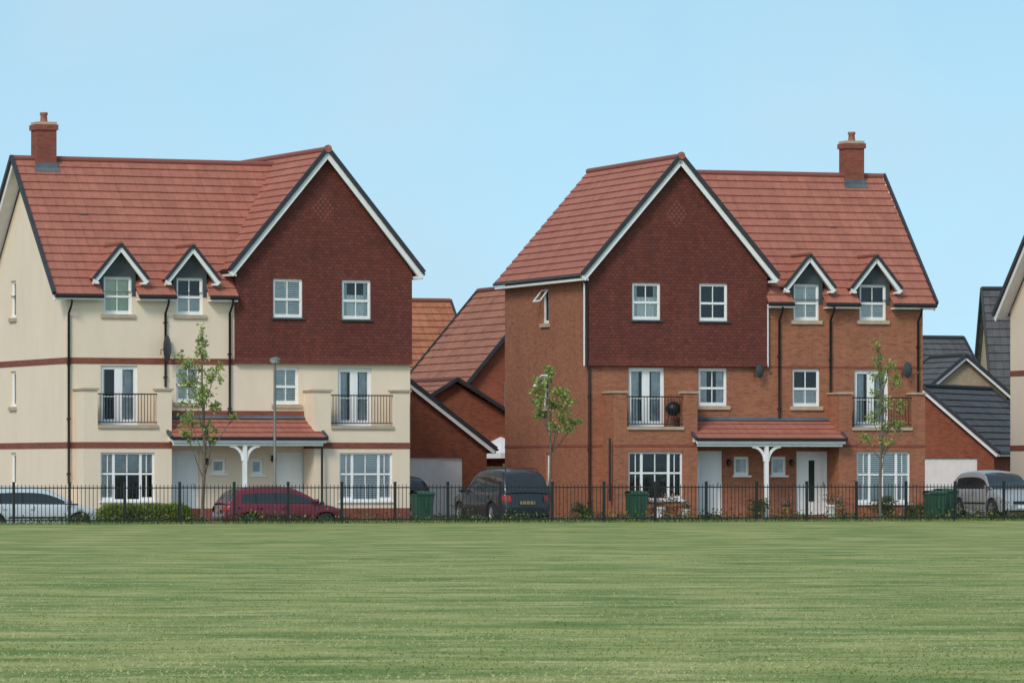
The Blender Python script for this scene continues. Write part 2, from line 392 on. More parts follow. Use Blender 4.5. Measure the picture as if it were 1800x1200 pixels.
def house(cfg):
    fr=cfg['fr']; D=8.6; R=root(cfg['name'],cfg['label'],'house',(fr.X,fr.Y,0),fr.a)
    wm=cfg['wall']; left_g=cfg['gable']=='L'
    uL=fr.u(cfg['L']);uR=fr.u(cfg['R']);uJ=0.0
    if left_g: m0,m1,g0,g1=uJ,uR,uL,uJ
    else: m0,m1,g0,g1=uL,uJ,uJ,uR
    ZE=7.35;ZR=12.03;GE=8.25;GA=12.28;TB=5.18;VR=4.3; OH=cfg['oh']
    gc=(g0+g1)/2; gh=(g1-g0)/2+.28
    H=lambda t,v=0:(fr.u(t[0],v),fr.u(t[1],v),fr.z((t[0]+t[1])/2,t[3],v),fr.z((t[0]+t[1])/2,t[2],v))
    front=[];up=[]
    for t in cfg['win']: front.append((H(t),t))
    for t in cfg['dorm']: front.append((H(t),t))
    for t in cfg['french']:
        h=H(t); front.append(((h[0],h[1],3.09,h[3]),t))
    for t in cfg['doors']:
        h=H(t); front.append(((h[0],h[1],0.05,h[3]),t))
    for t in cfg['gwin']: up.append((H(t,-.12),t))
    w=MB()
    holes=[h for h,t in front]
    panel(w,(0,0,0),(1,0,0),m0,m1,-.3,7.5,holes,wm,(0,1,0))
    panel(w,(0,0,0),(1,0,0),g0,g1,-.3,TB+.05,holes,wm,(0,1,0))
    sideh=[(v0,v1,z0,z1) for v0,v1,z0,z1,_ in cfg['side']]
    mainx=m1 if left_g else m0; gx=g0 if left_g else g1
    lh=sideh
    panel(w,(mainx,0,0),(0,1,0),0,D,-.3,7.5,lh if not left_g else [],wm,(1 if not left_g else -1,0,0))
    ztop=7.5+(ZR-ZE)/(VR+.35)*VR-.05
    if left_g:
        w.face([(mainx,0,7.5),(mainx,D,7.5),(mainx,VR,ztop)],wm,[(0,7.5),(D,7.5),(VR,ztop)])
    else:
        h=sideh[0]; zz_=lambda v: ztop+(7.5-ztop)*(v-VR)/(D-VR)
        for poly in ([(0,7.5),(h[0],7.5),(h[0],zz_(h[0])),(VR,ztop)],[(h[0],h[3]),(h[1],h[3]),(h[1],zz_(h[1])),(h[0],zz_(h[0]))],[(h[1],7.5),(D,7.5),(h[1],zz_(h[1]))]):
            w.face([(mainx,a,b) for a,b in poly],wm,poly)
        for a,b in (((h[0],7.5),(h[0],h[3])),((h[1],7.5),(h[1],h[3])),((h[0],h[3]),(h[1],h[3]))):
            w.face([(mainx,*a),(mainx,*b),(mainx+.12,*b),(mainx+.12,*a)],wm)
    panel(w,(gx,0,0),(0,1,0),0,D,-.3,GE+.05,lh if left_g else [],wm,(1 if left_g else -1,0,0))
    w.face([(uL,D,-.3),(uR,D,-.3),(uR,D,7.4),(uL,D,7.4)],wm); 
    w.face([(g0,D,7.4),(g1,D,7.4),(g1,D,GE),(gc,D,GA-.15),(g0,D,GE)],wm)
    w.obj('wall',R)
    # tile hanging
    t=MB(); vt=-.12
    panel(t,(0,vt,0),(1,0,0),g0-.02,g1+.02,TB,GE-.0,[h for h,_ in up],'tilehang',(0,1,0),.16)
    t.face([(g0-.02,vt,GE),(g1+.02,vt,GE),(gc,vt,GA-.12)],'tilehang',[(g0,GE),(g1,GE),(gc,GA-.12)])
    for x in (g0-.02,g1+.02): t.face([(x,vt,TB),(x,0,TB),(x,0,GE),(x,vt,GE)],'tilehang')
    t.face([(g0-.02,vt,TB),(g1+.02,vt,TB),(g1+.02,0,TB),(g0-.02,0,TB)],'lead')
    t.face([(g0-.02,vt-.05,TB-.02),(g1+.02,vt-.05,TB-.02),(g1+.02,vt-.003,TB+.2),(g0-.02,vt-.003,TB+.2)],'tilehang')
    t.face([(g0-.02,vt-.05,TB-.02),(g1+.02,vt-.05,TB-.02),(g1+.02,vt+.1,TB-.02),(g0-.02,vt+.1,TB-.02)],'tilehang')
    def diamond(cx,cz,n):
        for i in range(-n,n+1):
            k=n-abs(i)
            for j in range(-k,k+1,1):
                if (abs(i)+abs(j))%2==n%2:
                    t.box(cx+j*.085-.035,cx+j*.085+.035,vt-.004,vt-.001,cz+i*.105-.045,cz+i*.105+.045,'tilelight')
    diamond(gc-.05,10.35,4)
    t.obj('tile_hanging',R)
    # roofs
    r=MB()
    ra=m0-(OH if not left_g else 0); rb=m1+(OH if left_g else 0)
    r0,r1=(ra,gc) if not left_g else (gc,rb)
    L=r1-r0; slope=V((0,VR+.35,ZR-ZE)); n=17
    dorms=[(h[0]-.12,h[1]+.12) for h,tt in front if tt in cfg['dorm']]
    def seg(i,a):
        lo,hi=r0,r1
        if a.y<.0:
            if left_g: lo=m0
            else: hi=m1
        segs=[(lo,hi)]
        if a.y<.3:
            for d0,d1 in sorted(dorms):
                out=[]
                for s0,s1 in segs:
                    if d0<s1 and d1>s0:
                        if d0>s0: out.append((s0,d0))
                        if d1<s1: out.append((d1,s1))
                    else: out.append((s0,s1))
                segs=out
        return [((s0-r0)/L,(s1-r0)/L) for s0,s1 in segs]
    tiles(r,(r0,-.35,ZE),(L,0,0),slope,n,'roof',segf=seg)
    tiles(r,(r0,D+.35,ZE),(L,0,0),V((0,-(D+.35-VR),ZR-ZE)),n,'roof')
    r.tube([(ra if not left_g else gc,VR,ZR+.02),(gc if not left_g else rb,VR,ZR+.02)],.10,'roof',8)
    for sx in (-1,1):
        tiles(r,(gc+sx*gh,-.42,GE),(0,D+.42+.3,0),(-sx*gh,0,GA-GE),16,'roof')
    r.tube([(gc,-.44,GA+.02),(gc,D+.3,GA+.02)],.10,'roof',8)
    r.tube([(gc,-.50,GA+.04),(gc,-.40,GA+.04)],.13,'roof',8)
    ex=ra if not left_g else rb; so=-1 if not left_g else 1
    for y0,upv in ((-.37,(0,-1,1)),(D+.37,(0,1,1))): r.beam((ex+so*.02,y0,ZE+.03),(ex+so*.02,VR,ZR+.07),.09,.15,'verge',up=upv)
    for sx in (-1,1): r.beam((gc+sx*(gh+.05),-.44,GE+.0),(gc,-.44,GA+.06),.09,.14,'verge')
    vx=cfg['vent']
    r.box(vx,vx+.25,2.35,2.5,9.98,10.12,'verge')
    ro=r.obj('roof',R)
    # chimney
    c=MB(); cu=fr.u(cfg['chim'],VR); hw=.34
    c.box(cu-hw,cu+hw,VR-hw,VR+hw,11.4,13.0,'brick_band');c.box(cu-hw-.05,cu+hw+.05,VR-hw-.05,VR+hw+.05,13.0,13.18,'brick_band')
    c.box(cu-hw-.01,cu+hw+.01,VR-hw-.01,VR+hw+.01,13.18,13.27,'stone')
    c.box(cu-hw-.03,cu+hw+.03,VR-hw-.04,VR+hw+.04,11.45,11.9,'leadl')
    c.tube([(cu,VR,13.27),(cu,VR,13.5),(cu,VR,13.52),(cu,VR,13.6)],[.13,.11,.14,.13],'pot',12)
    c.face([(cu-hw-.10,VR-.50,ZR-.44),(cu+hw+.10,VR-.50,ZR-.44),(cu+hw+.10,VR-hw,ZR-.27),(cu-hw-.10,VR-hw,ZR-.27)],'leadl')
    c.obj('chimney',ro)
    # bargeboards + soffits
    b=MB()
    for sx in (-1,1):
        b.beam((gc+sx*(gh+.02),-.40,GE-.16),(gc,-.40,GA-.13),.04,.22,'white_wood')
        b.beam((gc+sx*(gh-.05),-.25,GE-.14),(gc,-.25,GA-.11),.28,.03,'white_wood')
        b.box(gc+sx*(gh-.08)-.12,gc+sx*(gh-.08)+.12,-.38,D+.2,GE-.22,GE-.14,'white_wood')
    ex2=ex-so*.04
    for y0,upv in ((-.33,(0,-1,1)),(D+.33,(0,1,1))):
        b.beam((ex2,y0,ZE-.14),(ex2,VR,ZR-.12),.04,.2,'white_wood',up=upv)
        b.beam((ex2-so*(OH/2-.02),y0,ZE-.12),(ex2-so*(OH/2-.02),VR,ZR-.1),OH-.06,.02,'white_wood',up=upv)
    b.obj('bargeboard',R)
    segs=[(ra if not left_g else m0, m1 if not left_g else rb)]
    for d0,d1 in sorted(dorms):
        out=[]
        for s0,s1 in segs:
            if d0<s1 and d1>s0: out+= [(s0,d0),(d1,s1)]
            else: out.append((s0,s1))
        segs=out
    for s0,s1 in segs:
        f=MB();g=MB()
        f.box(s0+.03,s1-.01,-.31,-.0,ZE-.17,ZE-.13,'white_wood'); f.box(s0+.03,s1-.01,-.335,-.31,ZE-.17,ZE-.02,'white_wood')
        g.tube([(s0,-.40,ZE-.05),(s1,-.40,ZE-.05)],.055,'black',8)
        f.obj('fascia',R); g.obj('gutter',R)
    for sx in (-1,1): g=MB(); g.tube([(gc+sx*(gh+.05),-.42,GE-.05),(gc+sx*(gh+.05),D+.25,GE-.05)],.055,'black',8); g.obj('gutter',R)
    for h,tt in front:
        if tt in cfg['dorm']:
            cc=(h[0]+h[1])/2; dormer(R,fr,cc,(h[1]-h[0])/2,h[2],h[3],7.88,9.0,.92)
    bb=MB()
    if wm=='cream':
        P=.018
        def fband(a,c_,z0,z1,v=0): bb.box(a,c_,v-P,v-.0005,z0,z1,'brick_band')
        fband(m0-P,m1,5.10,5.30)
        bb.box(mainx-P,mainx-.0005,-P,D,5.10,5.30,'brick_band')
        bb.box(mainx-P,mainx-.0005,-P,D,2.33,2.53,'brick_band'); bb.box(mainx-P,mainx-.0005,-P,D,-.3,.35,'brick_band')
        fband(m0-P,m0+.6,2.33,2.53); 
        fband(fr.u(302),fr.u(552),3.38,3.58); fband(m0,g1,-.3,.35)
    else:
        bb.box(uL-.012,uR+.012,-.012,-.0005,2.40,2.48,'brick_band'); bb.box(uL-.012,uL-.0005,-.012,D,2.40,2.48,'brick_band')
        bb.box(m0,m1,-.012,-.0005,5.12,5.20,'brick_band')
    bb.obj('brick_band',R)
    for h,tt in front:
        kind=tt[4]; 
        if kind=='door': front_door(R,(h[0],.07,h[2]),h[1]-h[0],h[3]-h[2],tt[5]=='glazed')
        else: window(R,(h[0],.07,h[2]),0,h[1]-h[0],h[3]-h[2],kind,tt[5],'stone' if kind in('sash',) else ('white' if kind=='small' else None))
    for h,tt in up: window(R,(h[0],-.06,h[2]),0,h[1]-h[0],h[3]-h[2],tt[4],tt[5],'lead')
    for v0,v1,z0,z1,bl in cfg['side']:
        x=(g0 if left_g else m0)
        window(R,(x+.07,v1,z0),-math.pi/2,v1-v0,z1-z0,'small','full' if bl!='open' else 'none','stone')
        if bl=='open':
            w_=v1-v0; hh=(z1-z0)*.45
            oo=MB(); 
            for xx in (-w_/2,w_/2-.05): oo.box(xx,xx+.05,-.02,.02,-hh,0,'white')
            oo.box(-w_/2,w_/2,-.02,.02,-.05,0,'white');oo.box(-w_/2,w_/2,-.02,.02,-hh,-hh+.05,'white')
            oo.face([(-w_/2+.05,0,-hh+.05),(w_/2-.05,0,-hh+.05),(w_/2-.05,0,-.05),(-w_/2+.05,0,-.05)],'glass')
            q=oo.obj('open_casement',R,(x-.02,(v0+v1)/2,z1-.03)); q.rotation_euler=(math.radians(-38),0,-math.pi/2)
    for i,(bx0,bx1,win,pw) in enumerate(cfg['bays']):
        v0=-1.0; a=fr.u(bx0,v0); c_=fr.u(bx1,v0); top_=3.04
        B=MB(); h=H(win,v0)
        panel(B,(0,v0,0),(1,0,0),a,c_,-.3,top_,[h],wm,(0,1,0))
        for x in (a,c_): B.face([(x,v0,-.3),(x,0,-.3),(x,0,top_),(x,v0,top_)],wm)
        B.face([(a,v0,top_),(c_,v0,top_),(c_,0,top_),(a,0,top_)],'leadl')
        for x0,x1 in ((a,a+pw),(c_-pw,c_)):
            B.box(x0,x1,v0,v0+.34,top_,4.22,wm)
        for x0,x1 in ((a,a+.22),(c_-.22,c_)): B.box(x0+.001,x1-.001,v0+.34,-.002,top_,4.22,wm)
        for x0,x1 in ((a,a+.22),(c_-.22,c_)): B.box(x0-.05,x1+.05,v0+.39,-.002,4.222,4.28,'stone')
        for x0,x1 in ((a-.05,a+pw+.05),(c_-pw-.05,c_+.05)): B.box(x0,x1,v0-.05,v0+.39,4.221,4.29,'stone')
        B.box(a+pw+.002,c_-pw-.002,v0-.06,v0+.3,top_-.06,top_+.045,'stone')
        if wm=='cream':
            B.box(a-.018,c_+.018,v0-.018,v0-.0005,2.33,2.53,'brick_band'); B.box(a-.018,a-.0005,v0,-.01,2.33,2.53,'brick_band')
            B.box(a-.018,c_+.018,v0-.018,v0-.0005,-.3,.35,'brick_band')
        else:
            B.box(a-.012,c_+.012,v0-.012,v0-.0005,2.40,2.48,'brick_band')
        Bo=B.obj('bay',R)
        window(R,(h[0],v0+.07,h[2]),0,h[1]-h[0],h[3]-h[2],'bay',win[5],'white')
        q=MB(); x0=a+pw;x1=c_-pw; y=v0+.08
        q.box(x0,x1,y-.02,y+.02,4.08,4.12,'iron'); q.box(x0,x1,y-.012,y+.012,3.16,3.19,'iron')
        nb=int((x1-x0)/.105)
        for k in range(1,nb): xx=x0+(x1-x0)*k/nb; q.box(xx-.009,xx+.009,y-.009,y+.009,3.19,4.08,'iron')
        q.obj('balcony_railing',R)
    # porch
    p0=fr.u(cfg['porch'][0],-1.3);p1=fr.u(cfg['porch'][1],-1.35); pt=3.33; pe=2.68
    p=MB()
    tiles(p,(p0,-1.40,pe),(p1-p0,0,0),(0,1.40,pt-pe),4,'roof')
    p.face([(p0+.02,-.16,pt-.01),(p1-.02,-.16,pt-.01),(p1-.02,-.02,pt+.10),(p0+.02,-.02,pt+.10)],'leadl')
    for x in (p0,p1): p.beam((x,-1.42,pe),(x,0,pt+.03),.09,.10,'lead')
    p.box(p0+.04,p1-.04,-1.34,-.01,pe-.12,pe-.09,'white_wood')
    p.box(p0+.02,p1-.02,-1.38,-1.345,pe-.17,pe-.02,'white_wood')
    p.tube([(p0,-1.44,pe-.03),(p1,-1.44,pe-.03)],.045,'black',8)
    for x in (p0+.03,p1-.03):
        p.face([(x,-1.34,pe-.1),(x,-.01,pe-.1),(x,-.01,pt-.03),(x,-1.34,pe-.03)],'white_wood')
    po=p.obj('porch_canopy',R)
    k=MB(); pc=fr.u(cfg['post'],-1.25); y=-1.25; zt_=pe-.125
    k.box(pc-.065,pc+.065,y-.065,y+.065,-.2,zt_-.14,'white_wood'); k.box(p0+.1,p1-.1,y-.05,y+.05,zt_-.14,zt_,'white_wood')
    for sx in (-1,1):
        pts=[]
        for q_ in range(7):
            an=q_/6*math.pi/2; pts.append((pc+sx*(.06+.46*(1-math.cos(an))),y,zt_-.14-.5+.5*math.sin(an)))
        for q_ in range(6): k.beam(pts[q_],pts[q_+1],.09,.07,'white_wood',up=(0,1,0))
    k.obj('porch_post',po)
    for pp in cfg['pipes']:
        px,ya,yb=pp[:3]; v=pp[3] if len(pp)>3 else -.07
        u=fr.u(px,v); za=fr.z(px,ya,v); zb=max(0,fr.z(px,yb,v))
        q=MB()
        if v>-.3 and za>7: pts=[(u,-.40,za),(u,-.36,za-.15),(u,v,za-.45),(u,v,zb)]
        else: pts=[(u,v,za),(u,v,zb)]
        q.tube(pts,.042,'black',8)
        z=zb+.3
        while z<za-.6: q.box(u-.06,u+.06,v-.03,v+.07,z,z+.05,'black'); z+=1.8
        q.obj('drain_pipe',R)
    for px,py in cfg['lights']:
        u=fr.u(px);z=fr.z(px,py); q=MB(); q.box(u-.05,u+.05,-.03,-.001,z-.1,z+.1,'black'); q.tube([(u,-.12,z-.13),(u,-.12,z+.05),(u,-.12,z+.1)],[.05,.07,.02],'black',8); q.box(u-.015,u+.015,-.1,-.03,z+.04,z+.07,'black'); q.obj('wall_lantern',R)
    for px,py,rr,rz in cfg['dish']: sdish(R,(fr.u(px,-.35),-.35,fr.z(px,py,-.35)),rr,rz)
    return R,(m0,m1,g0,g1)
f1=Frame((413-900)/F*168,168,23); f2=Frame((1345-900)/F*174,174,19)
H1,d1=house(dict(fr=f1,name='house',label='cream rendered three storey house with red tiled roof',wall='cream',gable='R',L=117,J=413,R=721,oh=.52,
  win=[(310,352,643,707,'sash','shutter'),(482,525,645,710,'sash','shutter'),(372,397,806,832,'small','full'),(441,463,806,834,'small','full')],
  dorm=[(182,232,486,552,'sash','pale'),(310,357,488,553,'sash','halfshutter')],
  french=[(177,242,642,748,'french','right'),(594,653,647,752,'french','curtain')],
  doors=[(303,350,792,900,'door',''),(487,541,795,900,'door','')],
  gwin=[(480,532,490,558,'sash','shutter'),(601,652,492,561,'sash','net')],
  side=[(5.5,6.1,6.75,8.0,'x'),(5.5,6.1,3.75,4.95,'x'),(5.5,6.1,1.1,2.2,'x')],
  bays=[(147,302,(177,272,795,880,'bay','venetiantop'),.48),(553,720,(597,690,796,880,'bay','venetian'),.58)],
  porch=(300,574),post=430,chim=77,vent=-4.6,
  pipes=[(121,527,850),(291,527,680),(404,527,735),(566,785,900,-1.2)],
  lights=[(362,810),(479,805)],dish=[(299,612,.4,.9)]))
H2,d2=house(dict(fr=f2,name='house',label='orange brick three storey house with plum tile hung gable',wall='brick',gable='L',L=1032,J=1345,R=1622,oh=.36,
  win=[(1228,1278,647,713,'sash','curtain'),(1393,1441,648,714,'sash','halfshutter'),(1290,1317,802,835,'small','full'),(1356,1382,802,835,'small','full')],
  dorm=[(1395,1440,499,563,'sash','shutter'),(1511,1558,500,563,'sash','halfshutter')],
  french=[(1105,1168,646,752,'french','curtain'),(1502,1562,650,752,'french','curtain')],
  doors=[(1226,1270,792,900,'door',''),(1400,1455,793,900,'door','glazed')],
  gwin=[(1111,1161,497,562,'sash','net'),(1229,1279,498,564,'sash','none')],
  side=[(3.9,4.6,6.7,7.9,'open'),(3.9,4.6,3.8,4.95,'open'),(3.6,4.2,1.2,2.2,'x')],
  bays=[(1078,1226,(1105,1200,794,878,'bay','none'),.5),(1475,1626,(1506,1600,794,884,'bay','venetian'),.48)],
  porch=(1222,1487),post=1347,chim=1497,vent=3.4,
  pipes=[(1370,540,735),(1460,540,740),(1614,543,900),(1036,645,900),(1072,770,880,-1.05)],
  lights=[(1280,812),(1390,812)],dish=[(1338,652,.22,.5),(1598,650,.25,.5)]))
q=MB();u=d2[2]-.07; q.tube([(u-.2,-.2,8.15),(u,-.15,7.9),(u,-.15,5.1)],.045,'black',8); q.obj('drain_pipe',H2)
for a_,b_,c0,c1 in ((u-.10,u-.06,5.15,8.1),(d2[3]+.03,d2[3]+.07,5.16,7.3)):
    q=MB(); q.box(a_,b_,-.14,-.1 if a_<-1 else -.002,c0,c1,'white_wood'); q.obj('corner_trim',H2)
H1['group']='houses in the row';H2['group']='houses in the row'
a3=math.radians(20); uL=d1[0]
bx,by=(1776-900)/F*188.5,188.5
X3=bx-(uL*math.cos(a3)-8.6*math.sin(a3)); Y3=by-(uL*math.sin(a3)+8.6*math.cos(a3))
H3=copytree(H1,(X3,Y3,0),a3,'cream rendered house end wall with brick bands beside the garage')
# covered kettle barbecue on the brick house's balcony
bw=f2.world(f2.u(1183,-.55),-.55,3.045)
bq=root('barbecue','black kettle barbecue standing on the balcony','barbecue',bw,f2.a)
q=MB(); rows=[]
for i in range(11):
    an=-math.pi/2+math.pi*i/10; rr=max(.004,.27*math.cos(an)); rows.append([(rr*math.cos(a*math.pi/8),rr*math.sin(a*math.pi/8),.66+.25*math.sin(an)) for a in range(16)])
q.grid(rows,'black',True,True); q.tube([(-.06,0,.93),(-.06,0,.96),(.06,0,.96),(.06,0,.93)],.012,'black',5); q.obj('bowl',bq)
for k in range(3):
    an=k*2*math.pi/3+.3; q=MB(); q.tube([(.14*math.cos(an),.14*math.sin(an),.48),(.27*math.cos(an),.27*math.sin(an),0)],.014,'black',6); q.obj('leg',bq)
# ---------------------------------------------------------------- background buildings
def gable_house(label,X,Y,deg,w,d,ze,za,wm,rm,name='house',oh=.25,wins=(),gdoor=None,white=True,cat='house',group=None,bh=.16):
    R=root(name,label,cat,(X,Y,0),math.radians(deg),group)
    x0,x1,y0,y1=-w/2,w/2,-d/2,d/2
    m=MB(); hs=[t[:4] for t in wins]
    if gdoor: hs.append(gdoor)
    panel(m,(0,y0,0),(1,0,0),x0,x1,-.2,ze,hs,wm,(0,1,0))
    m.face([(x0,y0,ze),(x1,y0,ze),(0,y0,za-.12)],wm,[(x0,ze),(x1,ze),(0,za)])
    m.face([(x0,y1,-.2),(x1,y1,-.2),(x1,y1,ze),(0,y1,za-.12),(x0,y1,ze)],wm)
    for x in (x0,x1): m.face([(x,y0,-.2),(x,y1,-.2),(x,y1,ze),(x,y0,ze)],wm)
    m.obj('wall',R)
    r=MB(); n=max(4,int(math.hypot(w/2,za-ze)/.36)); hw=w/2+oh; k=(za-ze)/(w/2); zz=za-k*hw
    for s in (-1,1):
        tiles(r,(s*hw,y0-oh,zz),(0,d+2*oh,0),(-s*hw,0,za-zz),n,rm)
        for yy in (y0-oh-.02,y1+oh+.02): r.beam((s*(hw+.03),yy,zz+.01),(0,yy,za+.05),.08,.13,'verge')
    r.tube([(0,y0-oh,za+.03),(0,y1+oh,za+.03)],.1,rm,8)
    r.obj('roof',R)
    b=MB()
    for s in (-1,1):
        if white: b.beam((s*(hw-.02),y0-oh+.02,zz-.12),(0,y0-oh+.02,za-.1),.04,bh,'white_wood'); b.beam((s*(hw-.02),y1+oh-.02,zz-.12),(0,y1+oh-.02,za-.1),.04,bh,'white_wood')
        b.box(s*hw-.04,s*hw+.04,y0-oh+.05,y1+oh-.05,zz-.16,zz-.03,'white_wood' if white else 'black')
        b.tube([(s*(hw+.07),y0-oh,zz-.03),(s*(hw+.07),y1+oh,zz-.03)],.05,'black',6)
    b.obj('bargeboard',R)
    for t in wins: window(R,(t[0],y0+.07,t[2]),0,t[1]-t[0],t[3]-t[2],'sash','curtain','stone')
    if gdoor:
        g=MB(); a,c,z0,z1=gdoor
        g.box(a,c,y0+.1,y0+.14,z0,z1,'garagedoor')
        nn=16
        for i in range(nn):
            xx=a+(c-a)*(i+.5)/nn; g.box(xx-.04,xx+.04,y0+.088,y0+.1,z0+.05,z1-.08,'garagedoor')
        g.box(a,c,y0+.07,y0+.1,z1-.06,z1,'white')
        g.obj('garage_door',R)
    return R
gable_house('distant house with bright orange tiled roof',-7.1,214.5,-70,7,9,5.3,8.8,'brick_far','roof_orange')
gable_house('red brick house with brown tiled roof beyond the garage',.03,197.6,20,6.1,7.5,5.15,8.7,'brick_far','roof_brown',wins=[(-1.7,-.9,3.9,5.0)],white=False)
gable_house('single storey red brick extension with dark verges',-2.96,190.3,20,5.0,5,3.45,4.95,'brick_far','roof_brown',name='extension',white=False,cat='building')
gable_house('brick garage with white door and white bargeboard',-4.75,182.8,20,6.0,6,2.55,4.75,'brick_far','roof_brown',name='garage',gdoor=(-1.8,2.1,0,2.05),cat='garage')
gable_house('brick garage with slate grey roof and white door',17.6,200.4,-25,5.8,7.5,2.5,4.85,'brick_far','roof_grey',name='garage',gdoor=(-2.3,2.2,0,2.1),cat='garage')
gable_house('distant house with grey slate roof',15.6,223.5,-70,7,9,4.5,7.45,'beige','roof_grey')
gable_house('house with grey slate roof and white bargeboards',18.5,214.5,20,4.0,3.0,4.85,6.4,'beige','roof_grey',bh=.10)
gable_house('tall beige brick house with dark slate roof',27.3,238.4,-85,4.6,10,5.3,10.1,'beige','roof_grey',white=False)
t=MB()
for i in range(24):
    x=-1.6+i*.15; t.box(x,x+.13,0,.02,.0,1.75+random.uniform(-.01,.01),'timber')
for x in (-1.7,0,2.0): t.box(x,x+.1,.03,.13,0,1.85,'timber')
t.box(-1.6,2,.021,.03,.4,.5,'timber');t.box(-1.6,2,.021,.03,1.3,1.4,'timber')
to=t.obj('garden_fence',None,(-.9+.6,185.2,0),math.radians(20)); top(to,'brown timber garden fence beside the brick garage','fence')
pr=root('parasol','white garden parasol open behind the timber fence','parasol',(-.42,188.6,0))
t=MB(); t.tube([(0,0,0),(0,0,2.85)],.025,'timber',8); t.obj('pole',pr)
t=MB(); rows=[]
for k,(r_,z_) in enumerate([(.02,2.85),(.6,2.6),(1.05,2.25),(1.06,2.05)]): rows.append([(r_*math.cos(a*math.pi/4),r_*math.sin(a*math.pi/4),z_) for a in range(8)])
t.grid(rows,'fabric',False,True); t.obj('canopy',pr)
# ---------------------------------------------------------------- ground, road, pavement
fR=Frame(0,155.1,20)
def strip(name,prof,p0,p1,matkey,n=1):
    m=MB()
    for (q0,z0),(q1,z1) in zip(prof[:-1],prof[1:]):
        a,b,c,d=fR.world(p0,q0,z0),fR.world(p1,q0,z0),fR.world(p1,q1,z1),fR.world(p0,q1,z1)
        m.face([a,b,c,d],matkey,[(p0,q0),(p1,q0),(p1,q1),(p0,q1)])
    o=m.obj(name); o['kind']='structure'; return o
m,nt,b=newmat('mown_grass'); tc=N(nt,'ShaderNodeTexCoord'); oc=tc.outputs['Object']
c=mixc(nt,ramp(nt,noise(nt,.6,oc,8,.72,(.45,.8,1)),.42,.58),(.145,.205,.056),(.34,.335,.12))
c=mixc(nt,ramp(nt,noise(nt,1.2,oc,8,.75,(.45,.9,1)),.50,.66),c,(.46,.43,.20))
c=mixc(nt,ramp(nt,noise(nt,.8,oc,8,.75,(.5,.9,1)),.53,.66),c,(.10,.165,.045))
c=mixc(nt,1.,c,ramp(nt,noise(nt,14,oc,6,.85),.3,.7,(.74,.76,.72),(1.24,1.22,1.24)),'MULTIPLY')
nt.links.new(c,b.inputs['Base Color']); b.inputs['Roughness'].default_value=.95; b.inputs['Specular IOR Level'].default_value=.1
M['grass']=m
m,nt,b=newmat('asphalt'); tc=N(nt,'ShaderNodeTexCoord')
nt.links.new(mixc(nt,noise(nt,8,tc.outputs['Object'],6),(.035,.035,.037),(.075,.075,.075)),b.inputs['Base Color']); b.inputs['Roughness'].default_value=.9; M['asphalt']=m
M['paving']=brickmat('block_paving',(.20,.13,.10),(.15,.11,.09),(.06,.05,.04),.2,.1,.006)
M['slab']=brickmat('concrete_slab',(.28,.27,.25),(.24,.23,.22),(.1,.1,.1),.6,.6,.01)
strip('ground',[(-1500,0),(0,0),(.5,-.02),(1.3,-.31),(8.7,-.31),(11.6,-.02),(4000,-.02)],-2500,2500,'grass')
strip('road',[(1.5,-.302),(7.2,-.302)],-400,400,'asphalt')
strip('kerb',[(7.2,-.302),(7.201,-.19),(7.35,-.188)],-400,400,'slab')
strip('pavement',[(7.35,-.192),(9.1,-.19)],-400,400,'slab')
strip('driveway',[(9.1,-.186),(11.5,.0),(48,.0)],-60,60,'paving')
def gz(q):
    if q<.5:return 0
    if q<1.3:return -.31*(q-.5)/.8
    if q<7.2:return -.302
    if q<9.1:return -.19
    if q<11.5:return -.19+.19*(q-9.1)/2.4
    return 0
# ---------------------------------------------------------------- railings
fe=root('fence','long black metal railing fence along the playing field','fence',fR.world(0,0),fR.a)
pl=MB(); pl.box(-.036,.036,-.036,.036,-.05,1.25,'iron'); pl.box(-.042,.042,-.042,.042,1.25,1.265,'iron')
pitch=1.70; nP=26; p_start=fR.u(-60)-.25
rl=MB(); rl.box(.036,pitch-.036,-.022,.022,1.07,1.105,'iron'); rl.box(.036,pitch-.036,-.022,.022,.11,.145,'iron')
nb=14
for k in range(1,nb):
    x=pitch*k/nb; rl.tube([(x,0,.06),(x,0,1.18)],.0115,'iron',5)
post=pl.obj('post',fe,(p_start,0,0)); pan=rl.obj('railing_panel',fe,(p_start,0,0))
for i in range(1,nP):
    for o in (post,pan):
        c=o.copy(); COL.objects.link(c); c.parent=fe; c.location=(p_start+i*pitch,0,0); c.rotation_euler[0]=random.uniform(-.008,.008)
# ---------------------------------------------------------------- vehicles
def lerp(t,tab):
    for (a,b),(c,d) in zip(tab[:-1],tab[1:]):
        if t<=c: return b+(d-b)*(t-a)/(c-a) if c>a else d
    return tab[-1][1]
def slerp_(t,tab):
    """smooth interpolation (Catmull-Rom on the table)"""
    n=len(tab)
    if t<=tab[0][0]: return tab[0][1]
    if t>=tab[-1][0]: return tab[-1][1]
    for i in range(n-1):
        if t<=tab[i+1][0]:
            x0,y0=tab[i];x1,y1=tab[i+1]
            def sl(k):
                a=max(0,k-1);c=min(n-1,k+1); return (tab[c][1]-tab[a][1])/(tab[c][0]-tab[a][0])
            h=x1-x0; s_=(t-x0)/h; m0=sl(i)*h; m1=sl(i+1)*h
            return (2*s_**3-3*s_**2+1)*y0+(s_**3-2*s_**2+s_)*m0+(-2*s_**3+3*s_**2)*y1+(s_**3-s_**2)*m1
